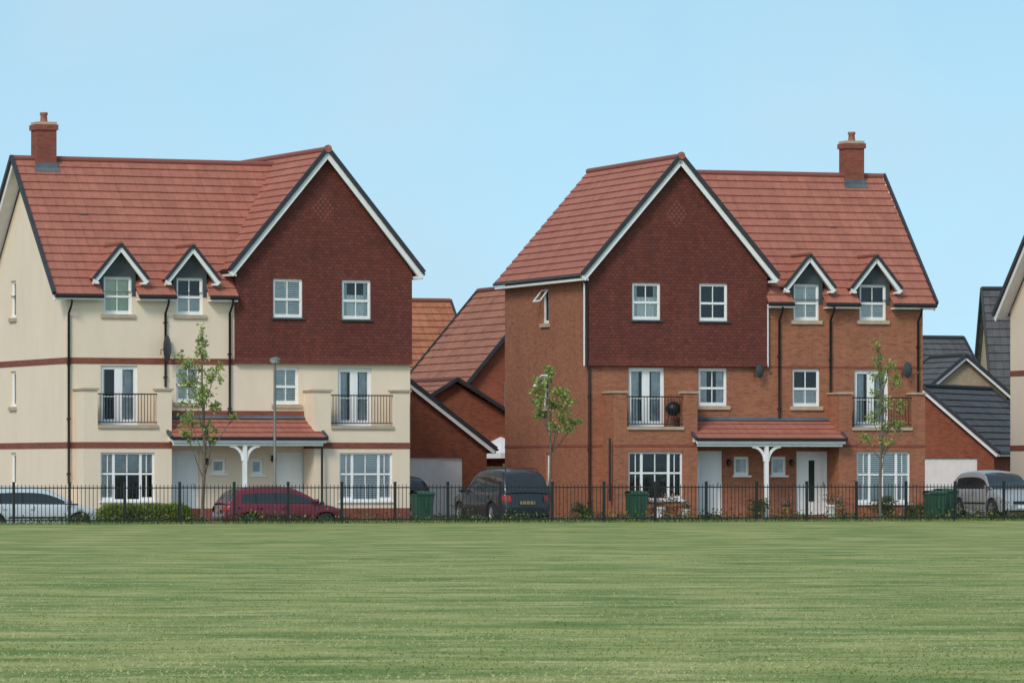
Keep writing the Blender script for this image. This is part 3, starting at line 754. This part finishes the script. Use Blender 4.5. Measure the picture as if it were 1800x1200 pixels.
def car(label,loc,rot,col,L,W,H,belt,wr,prof,sil,glz,plate_r='plate_y',rails=False,name='parked_car',met=.3,wb=.31):
    pk='paint_%d'%len(M); M[pk]=paint('car_paint',col,met)
    R=root(name,label,'car',loc,rot,'cars parked near the houses')
    hwd=W/2; xf=L*wb; xr=-L*(wb-.01)
    widths=[(-.5,.74),(-.49,.85),(-.47,.93),(-.42,.98),(-.3,1),(.25,1),(.38,.965),(.44,.90),(.475,.80),(.49,.70),(.5,.56)]
    n=90; rows=[]
    for i in range(n+1):
        t=-.5+i/n; x=t*L; zt=lerp(t,prof); w=hwd*lerp(t,widths)
        zb=.19 if abs(t)<.47 else .26
        for xc in (xf,xr):
            d=abs(x-xc); ra=wr+.065
            if d<ra: zb=max(zb,wr+math.sqrt(ra*ra-d*d)-.02)
        zb=min(zb,zt-.12)
        lv=[(.95,.19),(.985,.36),(1.0,.52),(1.0,.66),(.98,.80)]
        half=[(w*k,max(zb,min(z*belt/.92,zt-.07+.006*j))) for j,(k,z) in enumerate(lv)]
        half+=[(w*.955,zt-.025),(w*.90,zt-.004),(w*.5,zt+.018),(0,zt+.025)]
        rows.append([(x,-a,b_) for a,b_ in half]+[(x,a,b_) for a,b_ in reversed(half[:-1])])
    b=MB(); b.grid(rows,pk); b.face(rows[0],pk); b.face(rows[-1],pk)
    b.box(-L*.44,L*.44,-hwd*.82,hwd*.82,.2,.5,'black')
    for s in (-1,1): b.box(-L*.30,L*.30,s*hwd*.915-.012,s*hwd*.915+.012,belt-.03,belt+.008,'black')
    b.obj('body',R)
    b0,b1,bs,as_,a1,a0=glz
    NT=64; base=belt-.03; rows=[]; xs=[]
    for i in range(NT+1):
        t=b0+(a0-b0)*i/NT; xs.append(t); zr=max(base+.012,slerp_(t,sil)-.02); 
        f=lambda z:(z-belt)/(H-belt)
        e=min(1,(t-b0)/.05,(a0-t)/.10); pw=.93+.07*math.sin(max(0,e)*math.pi/2)
        W_=lambda z:hwd*(.905-.22*max(0,f(z))**1.25)*pw
        zs=[base+(zr-.055-base)*k/4 for k in range(5)] if zr-.055>base else [base+.0005*k for k in range(5)]
        half=[(W_(z),z) for z in zs]
        wz=W_(max(base,zr-.03)); half+=[(wz*.955,max(zr-.020,base+.003)),(wz*.86,zr),(wz*.45,zr+.025),(0,zr+.033)]
        rows.append([(t*L,-a,z) for a,z in half]+[(t*L,a,z) for a,z in reversed(half[:-1])])
    m=len(rows[0])-1
    pillars=[(bs+as_)/2-.01]+([(bs+as_)/2-.17] if as_-bs>.42 else [])
    def kind(i,j):
        t=(xs[i]+xs[i+1])/2; zr=slerp_(t,sil)
        jj=min(j,m-1-j)
        if jj<=2:
            if bs<t<as_ and zr-belt>.15:
                if any(abs(t-p)<.010 for p in pillars): return 'pillar'
                return 'sideL' if j<8 else 'sideR'
            return 'paint'
        if jj==3 or jj==4: return 'paint'
        if t>a1 and t<a0-.004: return 'screen'
        if t<b1 and zr>belt+.10: return 'rear'
        return 'paint'
    g=MB(); g.grid(rows,pk,sel=lambda i,j:kind(i,j)=='paint'); g.grid(rows,'black',sel=lambda i,j:kind(i,j)=='pillar'); g.obj('roof',R)
    for kk,nm in (('screen','windscreen'),('rear','rear_window'),('sideL','side_window'),('sideR','side_window')):
        g=MB(); g.grid(rows,'carglass',sel=lambda i,j,kk=kk:kind(i,j)==kk)
        if g.f: g.obj(nm,R)
    for s in (-1,1):
        for x in (.22*L,-.015*L,-.24*L):
            g=MB(); g.beam((x,s*(hwd*1.002),.30),(x,s*(hwd*.985),belt-.06),.012,.008,'black'); g.obj('door_seam',R)
        g=MB(); g.box(xr+.45,xf-.45,s*hwd*1.003-.012,s*hwd*1.003+.012,.47,.52,'black'); g.obj('door_trim',R)
        for x in (-.0*L-.12,-.22*L): 
            g=MB(); g.box(x-.09,x+.03,s*hwd-.025,s*hwd+.02,belt-.16,belt-.13,pk); g.obj('door_handle',R)
        g=MB(); x=a0*L-.25; rq=[]
        for k,(dx,r_) in enumerate([(-.07,.02),(-.05,.055),(.0,.07),(.05,.055),(.08,.02)]): rq.append([(x+dx,s*(hwd+.05)+r_*math.cos(q)*1.3,belt+.07+r_*math.sin(q)) for q in [k2*math.pi/4 for k2 in range(8)]])
        g.grid(rq,pk,True,True); g.box(x-.02,x+.02,min(s*hwd*.88,s*hwd+s*.05),max(s*hwd*.88,s*hwd+s*.05),belt+.03,belt+.06,'black'); g.obj('wing_mirror',R)
        g=MB(); rq=[]
        for t in (.43,.445,.465,.48,.49):
            w=hwd*lerp(t,widths)+.006; z=lerp(t,prof)-.04; rq.append([(t*L+.006,s*w*.985,z-.13),(t*L+.008,s*w*.995,z-.07),(t*L+.006,s*w*.965,z)])
        rq.append([(.493*L+.012,s*hwd*.42,lerp(.493,prof)-.15),(.493*L+.012,s*hwd*.42,lerp(.493,prof)-.1),(.493*L+.004,s*hwd*.42,lerp(.493,prof)-.05)])
        g.grid(rq,'headlight'); g.obj('headlight',R)
        g=MB(); zt1=belt-.02; tl=.34 if not rails else .42
        rq=[]
        for t in (-.46,-.475,-.487): w=hwd*lerp(t,widths)+.008; rq.append([(t*L-.004,s*w*.985,zt1-tl*.7),(t*L-.004,s*w,zt1-tl*.4),(t*L-.002,s*w*.965,zt1-.06)])
        rq.append([(-.5*L-.012,s*hwd*.64,zt1-tl*.7),(-.5*L-.012,s*hwd*.64,zt1-tl*.4),(-.493*L-.012,s*hwd*.64,zt1-.08)])
        g.grid(rq,'taillight'); g.obj('tail_light',R)
    g=MB(); g.box(-.5*L-.03,-.5*L-.004,-.26,.26,.62,.73,plate_r); g.obj('number_plate',R)
    g=MB(); g.box(.5*L-.01,.5*L+.02,-.26,.26,.32,.43,'plate_w'); g.obj('number_plate',R)
    g=MB(); g.box(.5*L-.04,.5*L+.008,-.4,.4,.46,.56,'black'); g.obj('grille',R)
    g=MB(); g.box(-.5*L-.02,-.5*L+.06,-hwd*.70,hwd*.70,.30,.50,'black' if rails else pk); g.obj('bumper',R)
    if rails:
        for s in (-1,1):
            yy=s*hwd*.62; zt_=H-.03
            g=MB(); g.tube([(-.40*L,yy,zt_-.03),(-.37*L,yy,zt_+.05),(.02*L,yy,zt_+.06),(.06*L,yy,zt_)],.02,'black',6); g.obj('roof_rail',R)
    for x in (xf,xr):
        for s in (-1,1):
            we=bpy.data.objects.new('wheel',None); COL.objects.link(we); we.parent=R; we.location=(x,s*(hwd-.11),wr)
            g=MB(); rq=[]
            for yy,r_ in ((-.1,wr*.62),(-.1,wr*.93),(-.07,wr),(.07,wr),(.1,wr*.93),(.1,wr*.62)): rq.append([(r_*math.cos(q),yy,r_*math.sin(q)) for q in [k*math.pi/14 for k in range(28)]])
            g.grid(rq,'tyre',True,True); g.obj('tyre',we)
            g=MB(); y=s*.075
            rq=[[(r_*math.cos(q),y+yy*s,r_*math.sin(q)) for q in [k*math.pi/12 for k in range(24)]] for r_,yy in ((wr*.64,.015),(wr*.56,.0),(wr*.56,-.05))]
            g.grid(rq,'rim',True,True); g.face([(wr*.57*math.cos(k*math.pi/12),y-.05*s,wr*.57*math.sin(k*math.pi/12)) for k in range(24)],'black')
            for k in range(5):
                q=k*2*math.pi/5; g.beam((0,y,0),(wr*.6*math.cos(q),y,wr*.6*math.sin(q)),.05,.03,'rim',up=(0,1,0))
            g.tube([(0,y-.03*s,0),(0,y+.015*s,0)],.05,'rim',10); g.obj('rim',we)
    return R
hatch=[(-.5,.46),(-.498,.62),(-.49,.78),(-.475,.87),(-.44,.91),(-.2,.915),(.2,.90),(.27,.885),(.36,.82),(.43,.735),(.475,.63),(.492,.53),(.5,.42)]
tall=[(-.5,.52),(-.498,.78),(-.49,.94),(-.475,1.0),(-.43,1.02),(-.2,1.02),(.2,1.01),(.27,1.0),(.36,.94),(.44,.86),(.48,.74),(.495,.6),(.5,.48)]
mpv=[(-.5,.52),(-.497,.74),(-.485,.88),(-.465,.95),(-.42,.975),(-.2,.98),(.2,.98),(.30,.95),(.38,.87),(.44,.78),(.48,.66),(.495,.55),(.5,.45)]
def sil_h(H,B): return [(-.485,B-.02),(-.46,B+.12),(-.42,B+.30),(-.37,H-.09),(-.28,H-.03),(-.12,H),(.0,H-.015),(.07,H-.06),(.12,H-.14),(.19,B+.24),(.29,B-.02)]
def sil_t(H,B): return [(-.492,B-.02),(-.485,B+.14),(-.462,B+.36),(-.43,H-.15),(-.37,H-.05),(-.22,H),(-.07,H-.01),(.05,H-.06),(.11,H-.16),(.19,B+.24),(.29,B-.02)]
def sil_m(H,B): return [(-.49,B-.02),(-.475,B+.18),(-.45,B+.38),(-.40,H-.10),(-.31,H-.03),(-.15,H),(-.02,H-.02),(.06,H-.08),(.12,H-.17),(.20,B+.22),(.31,B-.02)]
gh_=(-.485,-.375,-.36,.20,.07,.29); gt_=(-.492,-.435,-.42,.19,.07,.29); gm_=(-.49,-.42,-.39,.20,.06,.31)
def at(px,q,z=None): 
    p=fR.u(px,q); w=fR.world(p,q); w.z=gz(q) if z is None else z; return w
a20=math.radians(20)
car('maroon five door hatchback parked along the road by the railings',at(492,2.95),a20,(.17,.013,.024),3.98,1.66,1.42,.90,.30,hatch,sil_h(1.42,.90),gh_)
car('silver hatchback parked along the road by the railings',at(52,2.95),a20,(.60,.62,.64),4.35,1.70,1.44,.90,.31,hatch,sil_h(1.44,.90),gh_,met=.3)
def along(px,Y,ahead,deg):
    X=(px-900)/F*Y; a=math.radians(deg); x=X+math.cos(a)*ahead; y=Y+math.sin(a)*ahead
    q=-x*math.sin(a20)+(y-155.1)*math.cos(a20)
    return V((x,y,gz(q)))
car('dark blue estate car with roof rails parked on the driveway',along(927,163.6,2.25,113),math.radians(113),(.010,.012,.018),4.5,1.80,1.76,1.0,.34,tall,sil_t(1.76,1.0),gt_,rails=True,met=0)
car('black hatchback parked in front of the brick garage',along(722,175,2,110),math.radians(110),(.012,.013,.016),4.0,1.66,1.42,.90,.30,hatch,sil_h(1.42,.90),gh_)
car('silver grey people carrier parked on the driveway facing the road',along(1800,171.6,-2.1,-70),math.radians(-70),(.36,.37,.39),4.2,1.74,1.60,.96,.32,mpv,sil_m(1.60,.96),gm_,met=.3)
# ---------------------------------------------------------------- wheelie bins
def bin_(loc,rot,label):
    R=root('wheelie_bin',label,'bin',loc,rot,'green wheelie bins')
    b=MB(); rows=[]
    for z,w,d in ((.12,.23,.24),(.5,.26,.28),(.95,.285,.33),(.98,.30,.345),(1.02,.30,.345)):
        rows.append([(-w,-d,z),(w,-d,z),(w,d,z),(-w,d,z)])
    b.grid(rows,'bin',False,True); b.face(rows[0],'bin')
    b.box(-.05,.05,-.345,-.33,.5,.9,'bin'); b.obj('bin_body',R)
    l=MB(); rows=[[(-.31,-.37+.74*t,1.03+.07*math.sin(t*math.pi)**.5 if 0<t<1 else 1.02),(0,-.37+.74*t,1.05+.07*math.sin(t*math.pi)**.5 if 0<t<1 else 1.03),(.31,-.37+.74*t,1.03+.07*math.sin(t*math.pi)**.5 if 0<t<1 else 1.02)] for t in [i/8 for i in range(9)]]
    l.grid(rows,'bin'); l.tube([(-.25,.42,1.0),(.25,.42,1.0)],.02,'bin',6); l.box(-.31,.31,-.37,-.35,.99,1.04,'bin'); l.obj('lid',R)
    for s in (-1,1): w=MB(); w.tube([(s*.24,.22,.1),(s*.30,.22,.1)],.1,'tyre',14); w.obj('wheel',R)
for px,q,lb in ((742,9.3,'green wheelie bin standing by the house corner'),(1119,9.3,'green wheelie bin standing in front of the brick house'),(1643,9.3,'green wheelie bin standing near the garage drive')):
    bin_(at(px,q),a20+random.uniform(-.1,.1),lb)
    if px==1643: bin_(at(px+19,q+.8),a20+.1,'green wheelie bin standing near the garage drive')
# ---------------------------------------------------------------- street lamp
L=root('street_lamp','slim grey green street lamp on the pavement','street lamp',at(483,8.2))
m=MB(); m.tube([(0,0,-.02),(0,0,1.2),(0,0,1.22),(0,0,5.2)],[.075,.075,.05,.042],'lamp',10); m.box(-.05,.05,-.078,-.06,.4,.9,'lamp'); m.obj('post',L)
m=MB(); m.tube([(0,0,5.18),(0,0,5.24),(.02,0,5.3)],[.06,.16,.17],'lampg',12); m.tube([(.02,0,5.3),(.02,0,5.36),(.02,0,5.4)],[.19,.15,.03],'lamp',12); m.obj('lamp_head',L)
# ---------------------------------------------------------------- trees
def tree(px,q,h,label,clumps,lean=0,nl=950):
    base=at(px,q); R=root('young_tree',label,'tree',base,0,'young street trees')
    sc=F/base.y
    T=MB(); pts=[];rad=[]
    for i in range(9):
        t=i/8; pts.append(V((lean*t*h+.04*math.sin(t*7+px),.04*math.cos(t*5+px),t*h))); rad.append(.055*(1-t)**.8+.008)
    T.tube(pts,rad,'bark',8)
    C=MB()
    for (cx,cy,rx,rz,dens) in clumps:
        c=V(((cx-px)/sc, random.uniform(-.35,.35), CZ+(HY-cy)/sc-base.z))
        tt=max(.25,min(.95,(c.z-.7)/h)); st=pts[int(tt*8)]
        mid=(st+c)/2+V((0,0,-.08)); T.tube([st,mid,c],[.022,.015,.006],'bark',5,False)
        rxm=rx/sc; rzm=rz/sc
        for b_ in range(6):
            e=c+V((random.uniform(-1,1)*rxm,random.uniform(-1,1)*rxm,random.uniform(-1,1)*rzm))*.9
            T.tube([mid.lerp(c,.6),e],[.008,.003],'bark',4,False)
            for k in range(int(dens*nl/85)):
                p=e+V((random.gauss(0,.26)*rxm,random.gauss(0,.26)*rxm,random.gauss(0,.26)*rzm)); C.leafq(p,random.uniform(.09,.17),'leaf')
        for k in range(int(dens*nl/40)):
            p=c+V((random.gauss(0,.5)*rxm,random.gauss(0,.5)*rxm,random.gauss(0,.5)*rzm)); C.leafq(p,random.uniform(.09,.17),'leaf')
    T.obj('trunk',R); C.obj('crown',R)
    return R
tree(357,8.3,6.0,'slender young tree with sparse pale green leaves',[(355,590,9,16,.7),(357,618,12,14,.8),(338,640,22,14,1.2),(378,655,16,16,1.1),(330,668,18,14,1),(360,680,20,16,1.1),(345,700,24,14,1.1),(378,712,12,10,.7),(335,735,16,12,.8),(365,752,16,12,.8),(330,765,12,12,.6),(372,775,10,8,.4),(410,732,7,5,.25)],.0,1700)
tree(966,8.3,4.7,'small young tree with thin crown and a timber stake',[(968,655,12,12,.8),(955,675,16,12,1),(985,685,16,12,1),(945,695,14,12,1),(970,705,18,12,1.1),(998,708,14,10,.8),(958,725,16,10,.9),(988,730,16,10,.8),(1012,740,10,8,.6),(945,712,10,8,.6),(1000,752,12,8,.5),(978,750,12,8,.5)],.0,1700)
tree(1549,8.3,5.7,'slender young tree with sparse pale green leaves',[(1540,608,7,12,.4),(1542,632,11,14,.7),(1562,645,14,12,.9),(1545,662,14,12,.8),(1572,672,12,12,.8),(1540,692,14,12,.8),(1560,712,18,12,1),(1584,715,10,12,.7),(1532,732,14,12,.8),(1562,747,18,12,1),(1584,745,11,8,.7),(1525,770,12,9,.6),(1555,778,14,8,.5)],.0,1200)
for px in (938,):
    m=MB(); m.tube([(0,0,0),(0,0,1.15)],.045,'timber',8); m.tube([(0,0,.95),(.25,.0,1.0),(.5,0,.98)],.012,'black',6)
    top(m.obj('tree_stake',None,at(px,8.2)),'short round timber stake beside the young tree','stake')
# ---------------------------------------------------------------- shrubs and verge plants
def shrub(px0,px1,q,hz,label,mat,n,name='shrub',cat='shrub',flat=False):
    a=fR.u(px0,q);b=fR.u(px1,q); base=fR.world((a+b)/2,q); base.z=gz(q)
    m=MB(); w=(b-a)/2
    lob=[(random.uniform(-.9,.9)*w,random.uniform(-.25,.25),random.uniform(.25,.8)*hz) for _ in range(int(6+w*5))]
    for k in range(n):
        if flat:
            x=random.uniform(-1,1)*w; h_=hz*(.9+.12*mnoise.noise(V((x*2.3,px0,0))))*(1-.35*abs(x/w)**8)
            p=V((x,random.uniform(-.3,.3),h_*math.sqrt(random.random())))
        else:
            c=random.choice(lob); r=hz*.38
            d=V((random.gauss(0,1),random.gauss(0,1),random.gauss(0,1))).normalized()*r*random.uniform(.6,1.05)
            p=V(c)+d
        if p.z<0: p.z=random.uniform(0,.1)
        m.leafq(p,random.uniform(.05,.10),mat)
    for k in range(12): m.tube([(random.uniform(-.7,.7)*w,0,0),(random.uniform(-.9,.9)*w,random.uniform(-.2,.2),hz*.7)],[.012,.004],'bark',4,False)
    o=m.obj(name,None,base,fR.a); return top(o,label,cat)
shrub(172,335,.75,.80,'low clipped yellow green hedge behind the railings','leafy',9500,name='hedge',cat='hedge',flat=True)
shrub(10,60,12,.55,'dark green shrub in front of the cream house','leafd',900)
shrub(1315,1350,13.0,.6,'green shrub beside the porch post','leafd',900)
shrub(1525,1570,13.0,.65,'green shrub under the bay window','leafd',1100)
shrub(1580,1625,13.0,.5,'green shrub under the bay window','leafd',800)
shrub(1005,1040,13.0,.5,'small green shrub at the brick corner','leafd',600)
vp=MB()
for k in range(17000):
    p=random.uniform(-19,20); q=random.uniform(.1,.95)
    dens=.35+.65*(.5+.5*math.sin(p*1.7+math.sin(p*.6)*3))
    if random.random()>dens: continue
    h=abs(random.gauss(0,.13))*(.6+dens*.8)
    w=fR.world(p,q); w.z=gz(q)*.5+h; vp.leafq(w,random.uniform(.06,.13),'leafd' if random.random()<.75 else 'leafy')
o=vp.obj('verge_plants'); o['kind']='stuff'
gb=MB()
def blade(x,y,h,mat,wm=1):
    a=random.uniform(0,math.pi); w=random.uniform(.006,.012)*wm; dx=math.cos(a)*w; dy=math.sin(a)*w
    gb.face([(x-dx,y-dy,-.003),(x+dx,y+dy,-.003),(x+random.gauss(0,.02),y+random.gauss(0,.02),h)],mat,[(0,0)]*3)
M['blade']=leafmat('grass_blade',(.12,.2,.05),(.34,.38,.15))
M['blade_a']=leafmat('green_grass_blade',(.15,.22,.055),(.27,.34,.10),.3)
M['blade_b']=leafmat('mid_grass_blade',(.28,.32,.09),(.42,.43,.16),.3)
M['blade_c']=leafmat('straw_grass_blade',(.44,.43,.17),(.60,.56,.28),.3)
for k in range(9000):
    p=random.uniform(-19,20); q=-abs(random.gauss(0,.25)); w=fR.world(p,q); blade(w.x,w.y,random.uniform(.03,.12),'blade')
for k in range(42000):
    y=36.5/(1-random.random()*.62); x=random.uniform(-1,1)*y*.108
    v=mnoise.fractal(V((x*.22,y*.42,3.1)),.9,2.2,5)*1.25+random.gauss(0,.05)
    blade(x,y,random.uniform(.008,.020),'blade_a' if v<-.06 else ('blade_b' if v<.13 else 'blade_c'))
o=gb.obj('grass'); o['kind']='stuff'
# ---------------------------------------------------------------- flower pots
def potplant(px,q,s,label,mat,fl=True):
    R=root('flower_pot',label,'flower pot',at(px,q),0,'flower pots by the doors')
    m=MB(); m.tube([(0,0,0),(0,0,.3*s),(0,0,.31*s),(0,0,.36*s)],[.12*s,.17*s,.19*s,.19*s],mat,14); m.obj('pot',R)
    m=MB()
    for k in range(160):
        d=V((random.gauss(0,.12),random.gauss(0,.12),.42+abs(random.gauss(0,.13))))*s; m.leafq(d,.07,'leafd')
    if fl:
        for k in range(40):
            d=V((random.gauss(0,.13),random.gauss(0,.13),.5+abs(random.gauss(0,.12))))*s; m.leafq(d,.07,'flower')
    m.obj('plant',R)
for px,q,s,mt in ((1160,12.8,1,'white'),(1182,12.9,1.2,'pot'),(1140,13.0,1.1,'pot'),(1462,13.1,1.2,'white'),(1476,12.9,.9,'pot'),(1385,13.2,.9,'pot'),(1205,12.8,.8,'white')):
    potplant(px,q,s,'small pot of garden flowers by the house front',mt)
# ---------------------------------------------------------------- world, sun, camera
W=bpy.data.worlds.new('World'); S.world=W; W.use_nodes=True; nt=W.node_tree; bg=nt.nodes['Background']
sky=N(nt,'ShaderNodeTexSky'); sky.sky_type='NISHITA'; sky.sun_disc=False
SD=V((-.35,-.72,.68)).normalized()
sky.sun_elevation=math.asin(SD.z); sky.sun_rotation=math.atan2(SD.x,SD.y)
sky.air_density=1.0; sky.dust_density=.6; sky.ozone_density=1.2
tc=N(nt,'ShaderNodeTexCoord'); sp=N(nt,'ShaderNodeSeparateXYZ'); cb=N(nt,'ShaderNodeCombineXYZ')
nt.links.new(tc.outputs['Generated'],sp.inputs[0]); ma=N(nt,'ShaderNodeMath',operation='MULTIPLY_ADD'); ma.inputs[1].default_value=1.0; ma.inputs[2].default_value=.30
ab=N(nt,'ShaderNodeMath',operation='ABSOLUTE'); nt.links.new(sp.outputs[2],ab.inputs[0]); nt.links.new(ab.outputs[0],ma.inputs[0])
nt.links.new(sp.outputs[0],cb.inputs[0]);nt.links.new(sp.outputs[1],cb.inputs[1]);nt.links.new(ma.outputs[0],cb.inputs[2])
nt.links.new(cb.outputs[0],sky.inputs[0])
tint=mixc(nt,1.,sky.outputs[0],(1.92,2.02,1.56),'MULTIPLY')
hz=ramp(nt,ab.outputs[0],0,.11,(1,1,1),(0,0,0))
cl=ramp(nt,noise(nt,18,tc.outputs['Generated'],3,.45,(1,1,1.3)),.36,.66)
m1=N(nt,'ShaderNodeMath',operation='MULTIPLY'); m1.inputs[1].default_value=.18; nt.links.new(hz,m1.inputs[0])
m2=N(nt,'ShaderNodeMath',operation='MULTIPLY_ADD'); m2.inputs[1].default_value=.60; nt.links.new(cl,m2.inputs[0]); nt.links.new(m1.outputs[0],m2.inputs[2])
out=mixc(nt,m2.outputs[0],tint,(3.6,5.05,6.0))
nt.links.new(out,bg.inputs[0]); bg.inputs[1].default_value=.146
sd=bpy.data.lights.new('sun','SUN'); sd.energy=2.1; sd.angle=math.radians(16); sd.color=(1,.93,.84)
so=bpy.data.objects.new('sun',sd); COL.objects.link(so); so.rotation_euler=(-SD).to_track_quat('-Z','Y').to_euler()
cd=bpy.data.cameras.new('camera'); cam=bpy.data.objects.new('camera',cd); COL.objects.link(cam); S.camera=cam
cam.location=(0,0,CZ); cam.rotation_euler=(math.pi/2,0,0); cd.sensor_width=36; cd.lens=F/1800*36; cd.shift_y=225/1800; cd.clip_end=6000; cd.clip_start=1
S.view_settings.view_transform='Standard'; S.view_settings.look='None'; S.view_settings.exposure=0
